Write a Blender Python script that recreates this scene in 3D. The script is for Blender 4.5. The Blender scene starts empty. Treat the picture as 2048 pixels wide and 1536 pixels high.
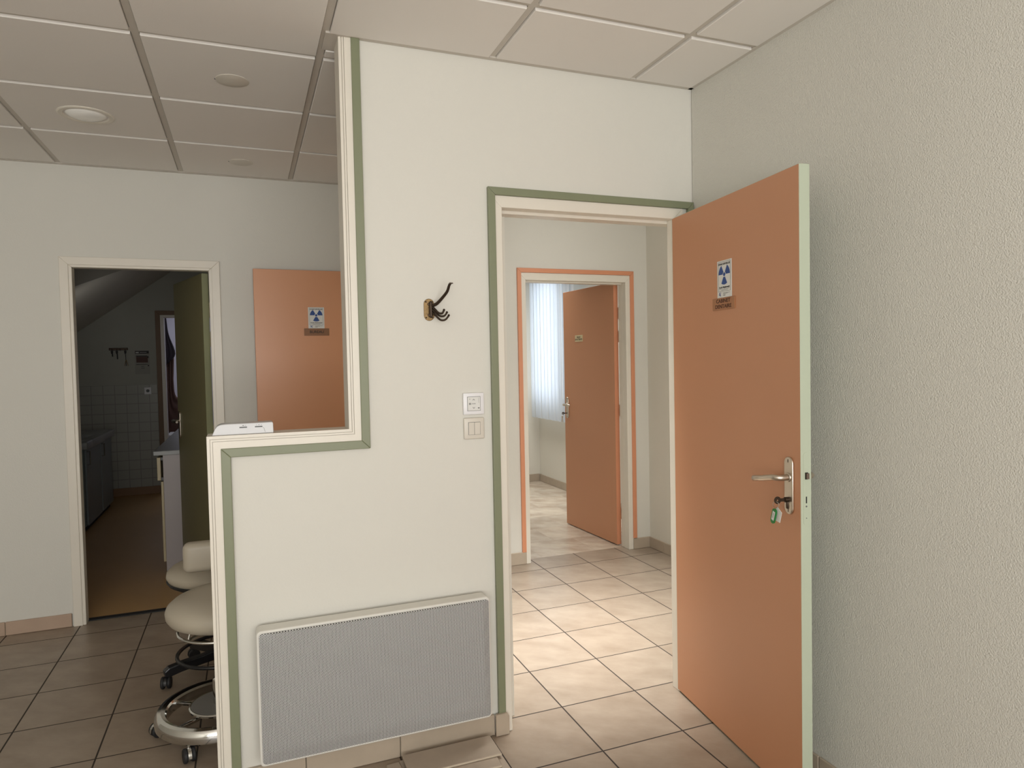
import bpy, bmesh, math, random
from mathutils import Vector, Matrix
random.seed(4)
PI = math.pi
SC = bpy.context.scene
COL = SC.collection

# ------------------------------------------------------------------ materials
def lin(c):
    out = []
    for v in c:
        v /= 255.0
        out.append(v / 12.92 if v <= 0.04045 else ((v + 0.055) / 1.055) ** 2.4)
    return tuple(out) + (1.0,)

def new_mat(name):
    m = bpy.data.materials.new(name)
    m.use_nodes = True
    nt = m.node_tree
    b = nt.nodes['Principled BSDF']
    return m, nt, b

def N(nt, kind, **kw):
    n = nt.nodes.new(kind)
    for k, v in kw.items():
        setattr(n, k, v)
    return n

def math_node(nt, op, a, b=None, c=None):
    n = nt.nodes.new('ShaderNodeMath'); n.operation = op
    for i, v in enumerate((a, b, c)):
        if v is None: continue
        if isinstance(v, (int, float)): n.inputs[i].default_value = v
        else: nt.links.new(v, n.inputs[i])
    return n.outputs[0]

def mixcol(nt, fac, a, b):
    n = nt.nodes.new('ShaderNodeMix'); n.data_type = 'RGBA'
    if isinstance(fac, (int, float)): n.inputs[0].default_value = fac
    else: nt.links.new(fac, n.inputs[0])
    for i, v in ((6, a), (7, b)):
        if isinstance(v, tuple): n.inputs[i].default_value = v
        else: nt.links.new(v, n.inputs[i])
    return n.outputs[2]

def world_pos(nt):
    return nt.nodes.new('ShaderNodeNewGeometry').outputs['Position']

def noise(nt, vec, scale, detail=3, rough=0.5, sx=1, sy=1, sz=1, rot=None):
    mp = nt.nodes.new('ShaderNodeMapping')
    nt.links.new(vec, mp.inputs['Vector'])
    if rot:
        mp.inputs['Rotation'].default_value = rot
        m2 = nt.nodes.new('ShaderNodeMapping')
        nt.links.new(mp.outputs[0], m2.inputs['Vector']); mp = m2
    mp.inputs['Scale'].default_value = (sx, sy, sz)
    n = nt.nodes.new('ShaderNodeTexNoise')
    nt.links.new(mp.outputs[0], n.inputs['Vector'])
    n.inputs['Scale'].default_value = scale
    n.inputs['Detail'].default_value = detail
    n.inputs['Roughness'].default_value = rough
    return n.outputs['Fac']

def simple(name, rgb, rough=0.5, metal=0.0, var=0.04, vscale=6.0, bump=0.0, bscale=80.0, spec=None, coat=0.0):
    m, nt, b = new_mat(name)
    c = lin(rgb)
    dark = tuple(x * (1 - var) for x in c[:3]) + (1,)
    lite = tuple(min(1, x * (1 + var)) for x in c[:3]) + (1,)
    tc = nt.nodes.new('ShaderNodeTexCoord').outputs['Object']
    f = noise(nt, tc, vscale)
    nt.links.new(mixcol(nt, f, dark, lite), b.inputs['Base Color'])
    b.inputs['Roughness'].default_value = rough
    b.inputs['Metallic'].default_value = metal
    if spec is not None: b.inputs['Specular IOR Level'].default_value = spec
    if coat: b.inputs['Coat Weight'].default_value = coat
    if bump:
        bn = nt.nodes.new('ShaderNodeBump')
        bn.inputs['Strength'].default_value = bump
        bn.inputs['Distance'].default_value = 0.002
        nt.links.new(noise(nt, tc, bscale, 2), bn.inputs['Height'])
        nt.links.new(bn.outputs[0], b.inputs['Normal'])
    return m

def wallpaper(name, rgb, strength, dist=0.0022, scale=95):
    m, nt, b = new_mat(name)
    p = world_pos(nt)
    c = lin(rgb)
    f = noise(nt, p, 0.9, 2)
    nt.links.new(mixcol(nt, f, tuple(x * .97 for x in c[:3]) + (1,), tuple(x * 1.03 for x in c[:3]) + (1,)), b.inputs['Base Color'])
    b.inputs['Roughness'].default_value = 0.62
    h1 = noise(nt, p, scale, 2, .5, 1.0, 1.0, .28, (math.radians(32), math.radians(32), 0))
    h2 = noise(nt, p, scale * .9, 2, .5, 1.0, 1.0, .28, (math.radians(-32), math.radians(-32), 0))
    h = math_node(nt, 'ADD', h1, h2)
    bn = nt.nodes.new('ShaderNodeBump')
    bn.inputs['Strength'].default_value = strength
    bn.inputs['Distance'].default_value = dist
    nt.links.new(h, bn.inputs['Height'])
    nt.links.new(bn.outputs[0], b.inputs['Normal'])
    return m

def tile_floor(name, base_a, base_b, grout, T, x0, y0, gw, rough, cloud=5.0, T2=None, random_tone=0.06, offset=0.0):
    m, nt, b = new_mat(name)
    T2 = T2 or T
    p = world_pos(nt)
    s = nt.nodes.new('ShaderNodeSeparateXYZ'); nt.links.new(p, s.inputs[0])
    v = math_node(nt, 'DIVIDE', math_node(nt, 'SUBTRACT', s.outputs[1], y0), T2)
    row = math_node(nt, 'FLOOR', v)
    u = math_node(nt, 'DIVIDE', math_node(nt, 'SUBTRACT', s.outputs[0], x0), T)
    if offset:
        u = math_node(nt, 'ADD', u, math_node(nt, 'MULTIPLY', row, offset))
    def line(t, TT):
        fr = math_node(nt, 'FRACT', t)
        d = math_node(nt, 'MINIMUM', fr, math_node(nt, 'SUBTRACT', 1.0, fr))
        return math_node(nt, 'MULTIPLY', d, TT)
    d = math_node(nt, 'MINIMUM', line(u, T), line(v, T2))
    mask = math_node(nt, 'SMOOTH_MIN', 1.0, math_node(nt, 'MAXIMUM', math_node(nt, 'MULTIPLY', math_node(nt, 'SUBTRACT', d, gw * .5), 1600.0), 0.0), .1)
    cell = nt.nodes.new('ShaderNodeCombineXYZ')
    nt.links.new(math_node(nt, 'FLOOR', u), cell.inputs[0]); nt.links.new(row, cell.inputs[1])
    wn = nt.nodes.new('ShaderNodeTexWhiteNoise'); wn.noise_dimensions = '3D'
    nt.links.new(cell.outputs[0], wn.inputs['Vector'])
    off = nt.nodes.new('ShaderNodeVectorMath'); off.operation = 'ADD'
    sc2 = nt.nodes.new('ShaderNodeVectorMath'); sc2.operation = 'SCALE'; sc2.inputs['Scale'].default_value = 7.0
    nt.links.new(wn.outputs['Color'], sc2.inputs[0])
    nt.links.new(p, off.inputs[0]); nt.links.new(sc2.outputs[0], off.inputs[1])
    f1 = noise(nt, off.outputs[0], cloud, 6, .62, 1, 1.8, 1, (0, 0, .6))
    ramp = nt.nodes.new('ShaderNodeMapRange'); nt.links.new(f1, ramp.inputs[0])
    ramp.inputs[1].default_value = .3; ramp.inputs[2].default_value = .7
    colr = mixcol(nt, ramp.outputs[0], lin(base_a), lin(base_b))
    hsv = nt.nodes.new('ShaderNodeHueSaturation')
    nt.links.new(colr, hsv.inputs['Color'])
    vv = math_node(nt, 'ADD', 1 - random_tone / 2, math_node(nt, 'MULTIPLY', wn.outputs['Value'], random_tone))
    nt.links.new(vv, hsv.inputs['Value'])
    nt.links.new(mixcol(nt, mask, lin(grout), hsv.outputs[0]), b.inputs['Base Color'])
    f2 = noise(nt, p, 14, 5, .7)
    rg = math_node(nt, 'ADD', rough - .07, math_node(nt, 'MULTIPLY', f2, .16))
    rr = math_node(nt, 'ADD', math_node(nt, 'MULTIPLY', mask, math_node(nt, 'SUBTRACT', rg, .8)), .8)
    nt.links.new(rr, b.inputs['Roughness'])
    bn = nt.nodes.new('ShaderNodeBump'); bn.inputs['Strength'].default_value = .5; bn.inputs['Distance'].default_value = .0015
    hh = math_node(nt, 'ADD', mask, math_node(nt, 'MULTIPLY', f1, .12))
    nt.links.new(hh, bn.inputs['Height']); nt.links.new(bn.outputs[0], b.inputs['Normal'])
    return m

def perforated(name):
    m, nt, b = new_mat(name)
    tc = nt.nodes.new('ShaderNodeTexCoord').outputs['Object']
    s = nt.nodes.new('ShaderNodeSeparateXYZ'); nt.links.new(tc, s.inputs[0])
    a = 0.0053
    u = math_node(nt, 'DIVIDE', s.outputs[2], a)
    v = math_node(nt, 'DIVIDE', s.outputs[0], a * math.sqrt(3))
    def cell(du):
        x = math_node(nt, 'SUBTRACT', math_node(nt, 'FRACT', math_node(nt, 'ADD', u, du)), .5)
        y = math_node(nt, 'MULTIPLY', math_node(nt, 'SUBTRACT', math_node(nt, 'FRACT', math_node(nt, 'ADD', v, du)), .5), math.sqrt(3))
        return math_node(nt, 'SQRT', math_node(nt, 'ADD', math_node(nt, 'MULTIPLY', x, x), math_node(nt, 'MULTIPLY', y, y)))
    d = math_node(nt, 'MINIMUM', cell(0.0), cell(0.5))
    solid = math_node(nt, 'GREATER_THAN', d, .335)
    f = noise(nt, tc, 5, 3)
    holec = mixcol(nt, f, lin((22, 23, 24)), lin((46, 46, 46)))
    nt.links.new(mixcol(nt, solid, holec, lin((200, 201, 199))), b.inputs['Base Color'])
    b.inputs['Roughness'].default_value = .45
    bn = nt.nodes.new('ShaderNodeBump'); bn.inputs['Strength'].default_value = .25; bn.inputs['Distance'].default_value = .001
    nt.links.new(solid, bn.inputs['Height']); nt.links.new(bn.outputs[0], b.inputs['Normal'])
    return m

def wall_tiles(name):
    m, nt, b = new_mat(name)
    p = world_pos(nt)
    s = nt.nodes.new('ShaderNodeSeparateXYZ'); nt.links.new(p, s.inputs[0])
    def line(o, off, T):
        fr = math_node(nt, 'FRACT', math_node(nt, 'DIVIDE', math_node(nt, 'SUBTRACT', o, off), T))
        return math_node(nt, 'MULTIPLY', math_node(nt, 'MINIMUM', fr, math_node(nt, 'SUBTRACT', 1.0, fr)), T)
    d = math_node(nt, 'MINIMUM', line(s.outputs[0], -1.624, .1165), line(s.outputs[2], 1.157, .108))
    g = math_node(nt, 'GREATER_THAN', d, .0035)
    nt.links.new(mixcol(nt, g, lin((146, 145, 138)), lin((172, 172, 164))), b.inputs['Base Color'])
    b.inputs['Roughness'].default_value = .25
    return m

M = {}
M['wall'] = wallpaper('wall_paint', (217, 215, 206), .25, .0014, 200)
M['wall_right'] = wallpaper('woven_wallpaper', (214, 212, 203), .8, .0022, 290)
M['hallwall'] = wallpaper('hall_paint', (222, 219, 208), .15)
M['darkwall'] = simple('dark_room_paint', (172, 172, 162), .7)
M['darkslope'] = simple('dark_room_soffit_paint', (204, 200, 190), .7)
M['tile'] = simple('ceiling_tile', (235, 231, 225), .9, bump=.15, bscale=220, var=.02, vscale=3)
M['tee'] = simple('ceiling_tee', (206, 200, 190), .6)
M['slab'] = simple('ceiling_slab', (200, 196, 186), .9)
M['white'] = simple('white_gloss_paint', (226, 220, 207), .35, var=.015)
M['green'] = simple('sage_green_paint', (128, 133, 106), .4, var=.03)
M['palegreen'] = simple('pale_green_paint', (184, 193, 172), .4, var=.02)
M['olive'] = simple('olive_green_paint', (130, 124, 92), .45, var=.03)
M['olive_edge'] = simple('olive_edge_paint', (138, 140, 106), .45)
M['orange'] = simple('apricot_paint', (199, 143, 107), .38, var=.03, vscale=2.5, bump=.06, bscale=300)
M['orange_lit'] = simple('apricot_lit_paint', (216, 157, 118), .34, var=.03, vscale=2.5, bump=.06, bscale=300)  # same apricot paint as the other doors, stronger light put into its colour
M['orange_trim'] = simple('apricot_trim_paint', (214, 146, 110), .4)
M['oak'] = simple('brown_trim_paint', (118, 90, 60), .5)
FT = .35075
M['floor'] = tile_floor('beige_ceramic_tiles', (142, 126, 109), (163, 148, 131), (50, 41, 34), FT, -.9175, 3.9465, .0056, .34, cloud=5)
M['marble'] = tile_floor('marble_slabs', (164, 146, 128), (212, 200, 182), (140, 126, 110), .44, 1.99, 4.555, .002, .22, cloud=3.0, T2=.40, random_tone=.26, offset=.37)
M['vinyl'] = simple('brown_vinyl', (198, 158, 104), .42, var=.10, vscale=2)
M['skirt'] = simple('skirting_tile', (178, 164, 146), .4, var=.14, vscale=9)
M['skirt_left'] = simple('skirting_tile_warm', (184, 160, 140), .4, var=.1, vscale=9)
M['grout'] = simple('grout', (120, 116, 102), .9)
M['skirt_dark'] = simple('brown_skirting', (142, 108, 76), .5)
M['chrome'] = simple('chrome', (215, 215, 212), .12, 1.0, var=.01)
M['steel'] = simple('brushed_aluminium', (206, 196, 182), .3, 1.0, var=.03)
M['darkmetal'] = simple('dark_bronze', (72, 60, 50), .38, .8, var=.15, vscale=60)
M['brass'] = simple('aged_brass', (138, 114, 78), .45, .7, var=.55, vscale=140)
M['black'] = simple('black_plastic', (22, 22, 24), .35, var=.1)
M['rubber'] = simple('black_rubber', (30, 30, 31), .6)
M['cream_vinyl'] = simple('cream_upholstery', (180, 171, 153), .42, var=.02)
M['grey_rubber'] = simple('grey_rubber', (120, 118, 114), .5)
M['plastic'] = simple('white_plastic', (234, 234, 236), .3, var=.01)
M['box_plastic'] = simple('off_white_plastic', (212, 213, 215), .35, var=.01)
M['cream_plastic'] = simple('cream_plastic', (214, 208, 196), .32, var=.01)
M['slot'] = simple('grey_slot', (96, 98, 98), .5)
M['ink'] = simple('dark_ink', (38, 36, 34), .6)
M['blue'] = simple('blue_ink', (40, 74, 140), .5)
M['paper'] = simple('white_sticker', (222, 222, 218), .5, var=.01)
M['greypaper'] = simple('greyish_paper', (158, 156, 148), .6)
M['bronzeplate'] = simple('bronze_plate', (170, 118, 80), .4, .05, var=.06)
M['brownplate'] = simple('brown_plate', (142, 100, 68), .45, .05, var=.06)
M['creamplate'] = simple('cream_plate', (214, 200, 160), .5)
M['engrave'] = simple('engraved_letters', (70, 34, 20), .6)
M['grille'] = perforated('perforated_grille')
M['radwhite'] = simple('radiator_enamel', (222, 220, 212), .35, var=.01)
M['keygreen'] = simple('green_tag', (22, 120, 52), .35)
M['cablewhite'] = simple('loose_tile', (170, 156, 140), .4, var=.12, vscale=12)
M['cut'] = simple('tile_edge', (190, 178, 158), .7)
M['walltile'] = wall_tiles('white_wall_tiles')
M['counter'] = simple('grey_counter', (150, 152, 150), .35)
M['cabgrey'] = simple('grey_cabinet', (130, 140, 142), .4)
M['darkgap'] = simple('dark_recess', (18, 17, 16), .8)
M['cabside'] = simple('lilac_grey_panel', (168, 160, 158), .4)
M['cabfront'] = simple('beige_drawer_front', (186, 172, 138), .45)
M['curtain'] = simple('red_brown_curtain', (96, 70, 62), .7, var=.3, vscale=4)
M['curtain_dark'] = simple('dark_curtain', (34, 26, 36), .7)
M['skyblue'] = simple('pale_far_wall', (214, 214, 228), .6)
M['lampglass'] = simple('frosted_lamp_glass', (252, 251, 246), .35, coat=.6)

# blinds: light passes through the fabric
m, nt, b = new_mat('blind_fabric')
b.inputs['Base Color'].default_value = lin((236, 240, 244)); b.inputs['Roughness'].default_value = .8
tr = nt.nodes.new('ShaderNodeBsdfTranslucent'); tr.inputs[0].default_value = lin((232, 240, 250))
mx = nt.nodes.new('ShaderNodeMixShader'); mx.inputs[0].default_value = .6
nt.links.new(b.outputs[0], mx.inputs[1]); nt.links.new(tr.outputs[0], mx.inputs[2])
nt.links.new(mx.outputs[0], nt.nodes['Material Output'].inputs['Surface'])
M['blind'] = m
m, nt, b = new_mat('window_glass')
b.inputs['Base Color'].default_value = (1, 1, 1, 1); b.inputs['Roughness'].default_value = .0
b.inputs['Transmission Weight'].default_value = 1.0; b.inputs['IOR'].default_value = 1.02
M['glass'] = m

# ------------------------------------------------------------------ helpers
class MB:
    """collects shapes into one mesh"""
    def __init__(s):
        s.bm = bmesh.new(); s.mats = []
    def mi(s, m):
        if m not in s.mats: s.mats.append(m)
        return s.mats.index(m)
    def box(s, x0, x1, y0, y1, z0, z1, m=None, bev=0, seg=2, T=None):
        r = bmesh.ops.create_cube(s.bm, size=1)
        vs = r['verts']
        for v in vs:
            v.co = Vector(((x0 + x1) / 2 + v.co.x * (x1 - x0), (y0 + y1) / 2 + v.co.y * (y1 - y0), (z0 + z1) / 2 + v.co.z * (z1 - z0)))
        fs = list({f for v in vs for f in v.link_faces})
        if bev:
            es = list({e for v in vs for e in v.link_edges})
            rr = bmesh.ops.bevel(s.bm, geom=es, offset=bev, segments=seg, affect='EDGES', profile=.5)
            vs = list({v for f in rr['faces'] for v in f.verts} | set(v for v in vs if v.is_valid))
            fs = list({f for v in vs for f in v.link_faces})
        if m:
            k = s.mi(m)
            for f in fs: f.material_index = k
        if T is not None:
            for v in vs: v.co = T @ v.co
        return vs
    def poly(s, pts, m=None):
        vs = [s.bm.verts.new(p) for p in pts]
        f = s.bm.faces.new(vs)
        if m: f.material_index = s.mi(m)
        return f
    def prism(s, pts, y0, y1, m=None, axis='y', bev=0):
        """pts in (x,z), extruded in y"""
        def P(a, b, c):
            return (a, c, b) if axis == 'y' else ((c, a, b) if axis == 'x' else (a, b, c))
        A = [s.bm.verts.new(P(a, b, y0)) for a, b in pts]
        B = [s.bm.verts.new(P(a, b, y1)) for a, b in pts]
        fs = [s.bm.faces.new(A), s.bm.faces.new(list(reversed(B)))]
        n = len(pts)
        for i in range(n):
            fs.append(s.bm.faces.new([A[(i + 1) % n], A[i], B[i], B[(i + 1) % n]]))
        if m:
            k = s.mi(m)
            for f in fs: f.material_index = k
        if bev:
            es = list({e for v in A for e in v.link_edges if e.other_vert(v) in A})
            bmesh.ops.bevel(s.bm, geom=es, offset=bev, segments=2, affect='EDGES')
        return fs
    def lathe(s, prof, m=None, seg=32, T=None, a0=0, a1=2 * PI):
        """prof [(r,z)...]"""
        full = abs(a1 - a0 - 2 * PI) < 1e-6
        n = seg if full else seg + 1
        rings = []
        for r, z in prof:
            ring = []
            for i in range(n):
                a = a0 + (a1 - a0) * i / seg
                p = Vector((r * math.cos(a), r * math.sin(a), z))
                if T is not None: p = T @ p
                ring.append(s.bm.verts.new(p))
            rings.append(ring)
        fs = []
        for j in range(len(rings) - 1):
            for i in range(n if full else n - 1):
                k = (i + 1) % n
                try: fs.append(s.bm.faces.new([rings[j][i], rings[j][k], rings[j + 1][k], rings[j + 1][i]]))
                except ValueError: pass
        if full and prof[0] != prof[-1]:
            for rg, (r, z) in ((rings[0], prof[0]), (rings[-1], prof[-1])):
                if r > 1e-5: fs.append(s.bm.faces.new(rg))
        if m:
            k = s.mi(m)
            for f in fs: f.material_index = k
        return fs
    def torus(s, R, r, c=(0, 0, 0), m=None, seg=48, sg=12, rz=None, T=None):
        rz = rz or r
        rings = []
        for i in range(seg):
            a = 2 * PI * i / seg; ring = []
            for j in range(sg):
                t = 2 * PI * j / sg
                p = Vector((c[0] + (R + r * math.cos(t)) * math.cos(a), c[1] + (R + r * math.cos(t)) * math.sin(a), c[2] + rz * math.sin(t)))
                if T is not None: p = T @ p
                ring.append(s.bm.verts.new(p))
            rings.append(ring)
        k = s.mi(m) if m else 0
        for i in range(seg):
            for j in range(sg):
                f = s.bm.faces.new([rings[i][j], rings[(i + 1) % seg][j], rings[(i + 1) % seg][(j + 1) % sg], rings[i][(j + 1) % sg]])
                f.material_index = k
    def tube(s, pts, rad, m=None, sg=10, flat=1.0):
        pts = [Vector(p) for p in pts]
        n = len(pts)
        rads = rad if isinstance(rad, (list, tuple)) else [rad] * n
        rings = []
        up = None
        for i, p in enumerate(pts):
            d = (pts[min(i + 1, n - 1)] - pts[max(i - 1, 0)]).normalized()
            if up is None:
                up = Vector((0, 0, 1)) if abs(d.z) < .9 else Vector((0, 1, 0))
            x = d.cross(up).normalized(); y = x.cross(d).normalized(); up = y
            rings.append([s.bm.verts.new(p + x * math.cos(2 * PI * j / sg) * rads[i] + y * math.sin(2 * PI * j / sg) * rads[i] * flat) for j in range(sg)])
        k = s.mi(m) if m else 0
        for i in range(n - 1):
            for j in range(sg):
                f = s.bm.faces.new([rings[i][j], rings[i][(j + 1) % sg], rings[i + 1][(j + 1) % sg], rings[i + 1][j]])
                f.material_index = k
        for rg in (rings[0], rings[-1]):
            f = s.bm.faces.new(rg); f.material_index = k
    def strip(s, outer, inner, y0, y1, m=None):
        """mitred strips between two (x,z) paths, extruded in y"""
        for i in range(len(outer) - 1):
            q = [outer[i], outer[i + 1], inner[i + 1], inner[i]]
            s.prism(q, y0, y1, m)
    def build(s, name, mat=None, parent=None, smooth=False, loc=None, T=None, auto=None):
        bm = s.bm
        if T is not None: bmesh.ops.transform(bm, matrix=T, verts=bm.verts)
        bmesh.ops.recalc_face_normals(bm, faces=bm.faces)
        me = bpy.data.meshes.new(name)
        bm.to_mesh(me); bm.free()
        if s.mats:
            for q in s.mats: me.materials.append(q)
        elif mat: me.materials.append(mat)
        if smooth:
            for p in me.polygons: p.use_smooth = True
            if smooth != 'all':
                me.set_sharp_from_angle(angle=math.radians(35 if smooth is True else smooth))
        o = bpy.data.objects.new(name, me)
        COL.objects.link(o)
        if parent: o.parent = parent
        if loc is not None: o.location = loc
        return o

def thing(name, label, cat, loc=(0, 0, 0), rz=0, group=None):
    o = bpy.data.objects.new(name, None); COL.objects.link(o)
    o.empty_display_size = .05
    o.location = loc; o.rotation_euler = (0, 0, rz)
    o['label'] = label; o['category'] = cat
    if group: o['group'] = group
    return o
def tag(o, label, cat, group=None, kind=None):
    o['label'] = label; o['category'] = cat
    if group: o['group'] = group
    if kind: o['kind'] = kind
    return o
def struct(o, label=None, cat=None):
    o['kind'] = 'structure'
    if label: o['label'] = label
    if cat: o['category'] = cat
    return o
def text_mesh(name, s, size, mat, parent, T, extrude=.0004, align='CENTER', bold=0.0, sx=1.0):
    cu = bpy.data.curves.new(name + '_c', 'FONT')
    cu.body = s; cu.size = size; cu.align_x = align; cu.align_y = 'CENTER'; cu.extrude = extrude; cu.offset = bold; cu.resolution_u = 3
    tmp = bpy.data.objects.new('tmp', cu); COL.objects.link(tmp)
    dg = bpy.context.evaluated_depsgraph_get(); dg.update()
    me = bpy.data.meshes.new_from_object(tmp.evaluated_get(dg))
    bpy.data.objects.remove(tmp); bpy.data.curves.remove(cu)
    me.name = name
    me.transform(T @ Matrix.Diagonal((sx, 1, 1, 1)))
    me.materials.clear(); me.materials.append(mat)
    o = bpy.data.objects.new(name, me); COL.objects.link(o)
    if parent: o.parent = parent
    return o
def face_T(x, y, z):
    """text plane: x right, z up, facing -y"""
    return Matrix.Translation((x, y, z)) @ Matrix.Rotation(PI / 2, 4, 'X')

# ------------------------------------------------------------------ room numbers
YP = 2.461          # partition face
YB = 2.560
YF = 4.465          # far wall
XR = 1.810
H = 2.592
XL = -2.7
YN = -2.6
TOP = 2.66

def wall_y(name, x0, x1, y0, y1, holes, mat, z1=TOP, label=None):
    """wall lying along x; holes (x0,x1,z0,z1)"""
    mb = MB(); xs = x0
    for a, b_, c, d in sorted(holes):
        if a > xs: mb.box(xs, a, y0, y1, 0, z1)
        if c > 0: mb.box(a, b_, y0, y1, 0, c)
        if d < z1: mb.box(a, b_, y0, y1, d, z1)
        xs = b_
    if xs < x1: mb.box(xs, x1, y0, y1, 0, z1)
    return struct(mb.build(name, mat))
def wall_x(name, y0, y1, x0, x1, holes, mat, z1=TOP):
    mb = MB(); ys = y0
    for a, b_, c, d in sorted(holes):
        if a > ys: mb.box(x0, x1, ys, a, 0, z1)
        if c > 0: mb.box(x0, x1, a, b_, 0, c)
        if d < z1: mb.box(x0, x1, a, b_, d, z1)
        ys = b_
    if ys < y1: mb.box(x0, x1, ys, y1, 0, z1)
    return struct(mb.build(name, mat))

# floors
mb = MB(); mb.box(XL, 2.96, YN, 4.556, -.08, 0); struct(mb.build('floor', M['floor']))
mb = MB(); mb.box(1.1, 3.5, 4.556, 7.62, -.08, 0); struct(mb.build('floor_waiting_room', M['marble']))
mb = MB(); mb.box(-2.0, .1, 4.556, 8.95, -.08, 0.001); mb.box(-2.0, .1, 8.95, 11.6, -.08, 0.001); struct(mb.build('floor_back_room', M['vinyl']))
mb = MB(); mb.box(-.90, -.18, 4.508, 4.556, 0, .006, bev=.002); struct(mb.build('trim_threshold', M['rubber']))

# walls
wall_y('wall_far', XL, 2.96, YF, YF + .10, [(-.92, -.16, 0, 2.05), (1.84, 2.69, 0, 2.05)], M['wall'])
wall_x('wall_right', YN, YP, XR, XR + .10, [], M['wall_right'])
wall_x('wall_left', YN, YF, XL - .1, XL, [], M['wall'])
wall_y('wall_near', XL, 3.0, YN - .1, YN, [(-2.3, 1.55, .85, 2.35)], M['wall'])
wall_x('wall_hall_left', YB, YF, .88, .98, [(3.60, 4.40, 0, 2.04)], M['hallwall'])
wall_x('wall_hall_right', .2, YF, 2.857, 2.957, [], M['hallwall'])
wall_y('wall_hall_end', XR + .1, 2.857, .1, .2, [], M['hallwall'])
# partition (an L seen from the front)
mb = MB()
yp = YP + .004
mb.box(-.118, .345, yp, YB - .004, 0, 1.21)
mb.box(.345, .915, yp, YB - .004, 0, TOP)
mb.box(.915, 1.755, yp, YB - .004, 2.055, TOP)
mb.box(1.755, XR + .1, yp, YB - .004, 0, TOP)
struct(mb.build('wall_partition', M['wall']))
# waiting room shell
wall_x('wall_waiting_room_right', 4.565, 7.6, 3.269, 3.40, [(6.64, 7.44, .95, 2.40)], M['hallwall'])
wall_y('wall_waiting_room_far', 1.1, 3.269, 7.50, 7.6, [], M['hallwall'])
wall_x('wall_waiting_room_left', 4.565, 7.5, 1.1, 1.2, [], M['hallwall'])
# back room shell
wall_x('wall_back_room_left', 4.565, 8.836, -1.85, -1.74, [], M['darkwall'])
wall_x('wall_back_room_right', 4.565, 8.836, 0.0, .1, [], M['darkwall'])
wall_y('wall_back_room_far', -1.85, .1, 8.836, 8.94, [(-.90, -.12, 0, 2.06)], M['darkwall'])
mb = MB(); mb.box(-1.74, -.96, 8.828, 8.836, .0, 1.264); struct(mb.build('wall_tiled_splashback', M['walltile']))
wall_y('wall_store_far', -1.9, .1, 11.4, 11.5, [], M['skyblue'])
wall_x('wall_store_left', 8.94, 11.4, -1.9, -1.8, [], M['skyblue'])
wall_x('wall_store_right', 8.94, 11.4, 0.0, .1, [], M['skyblue'])
# sloping soffit under the roof in the back room
mb = MB()
a, b_, c, d = Vector((-1.74, 8.83, 1.86)), Vector((-.752, 8.83, 2.58)), Vector((-.752, 7.74, 2.58)), Vector((-1.74, 6.066, 1.861))
up_ = Vector((0, 0, .74))
mb.poly([a, b_, c, d]); mb.poly([d, c, c + Vector((0, 0, .02)), d + up_]); mb.poly([a + up_, d + up_, c + Vector((0, 0, .02)), b_ + Vector((0, 0, .02))])
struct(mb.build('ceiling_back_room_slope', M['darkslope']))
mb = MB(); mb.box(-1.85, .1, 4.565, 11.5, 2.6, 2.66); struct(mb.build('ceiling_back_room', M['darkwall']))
mb = MB(); mb.box(.98, 3.4, YB, 7.6, 2.6, 2.67); mb.box(XR + .1, 3.4, .1, YB, 2.6, 2.67); struct(mb.build('ceiling_hall', M['slab']))

# suspended ceiling
GX0, GSX, GY0, GSY = .2922, .6086, 2.0522, .5948
mb = MB()
mb.box(XL, .88, YN, YF, H + .012, H + .09, M['slab'])
mb.box(.88, XR, YN, YB - .004, H + .012, H + .09, M['slab'])
gap = .0145
nx0 = math.floor((XL - GX0) / GSX); nx1 = math.ceil((XR - GX0) / GSX)
ny0 = math.floor((YN - GY0) / GSY); ny1 = math.ceil((YF - GY0) / GSY)
for i in range(nx0, nx1):
    for j in range(ny0, ny1):
        x0 = max(GX0 + i * GSX + gap, XL + .012); x1 = min(GX0 + (i + 1) * GSX - gap, XR - .018)
        y0 = max(GY0 + j * GSY + gap, YN + .02); y1 = min(GY0 + (j + 1) * GSY - gap, YF - .02)
        if x1 - x0 < .02 or y1 - y0 < .02: continue
        parts = []
        if x0 > GX0:
            if y0 < YP < y1:
                parts = [(y0, YP - .02), (YB + .022, y1)]
            else: parts = [(y0, y1)]
            if y0 > YB - .1 or parts[-1][0] > YP:
                x1b = min(x1, .86)
            else: x1b = x1
            for k, (a, b_) in enumerate(parts):
                xx = x1 if b_ <= YP else min(x1, .86)
                if b_ - a > .01 and xx - x0 > .02: mb.box(x0, xx, a, b_, H - .0035, H + .014, M['tile'], bev=.002, seg=1)
        else:
            mb.box(x0, x1, y0, y1, H - .0035, H + .014, M['tile'], bev=.002, seg=1)
struct(mb.build('ceiling', None))
mb = MB()
for i in range(nx0, nx1 + 1):
    x = GX0 + i * GSX
    if XL < x < XR - .02:
        for a, b_ in ([(YN, YP - .003), (YB, YF)] if x > .35 else [(YN, YF)]):
            if x > .86 and a >= YB: continue
            mb.box(x - .012, x + .012, a, b_, H + .0055, H + .011)
for j in range(ny0, ny1 + 1):
    y = GY0 + j * GSY
    if YN < y < YF - .02:
        mb.box(XL, XR if y < YP else .87, y - .012, y + .012, H + .0058, H + .0112)
mb.box(GX0, XR, YP - .018, YP + .002, H - .001, H + .012)
mb.box(GX0, .34, YP, YB + .02, H + .0, H + .012)
mb.box(XL, .88, YF - .02, YF, H - .001, H + .012)
mb.box(XR - .018, XR, YN, YP, H - .001, H + .012)
struct(mb.build('trim_ceiling_grid', M['tee']))

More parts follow.
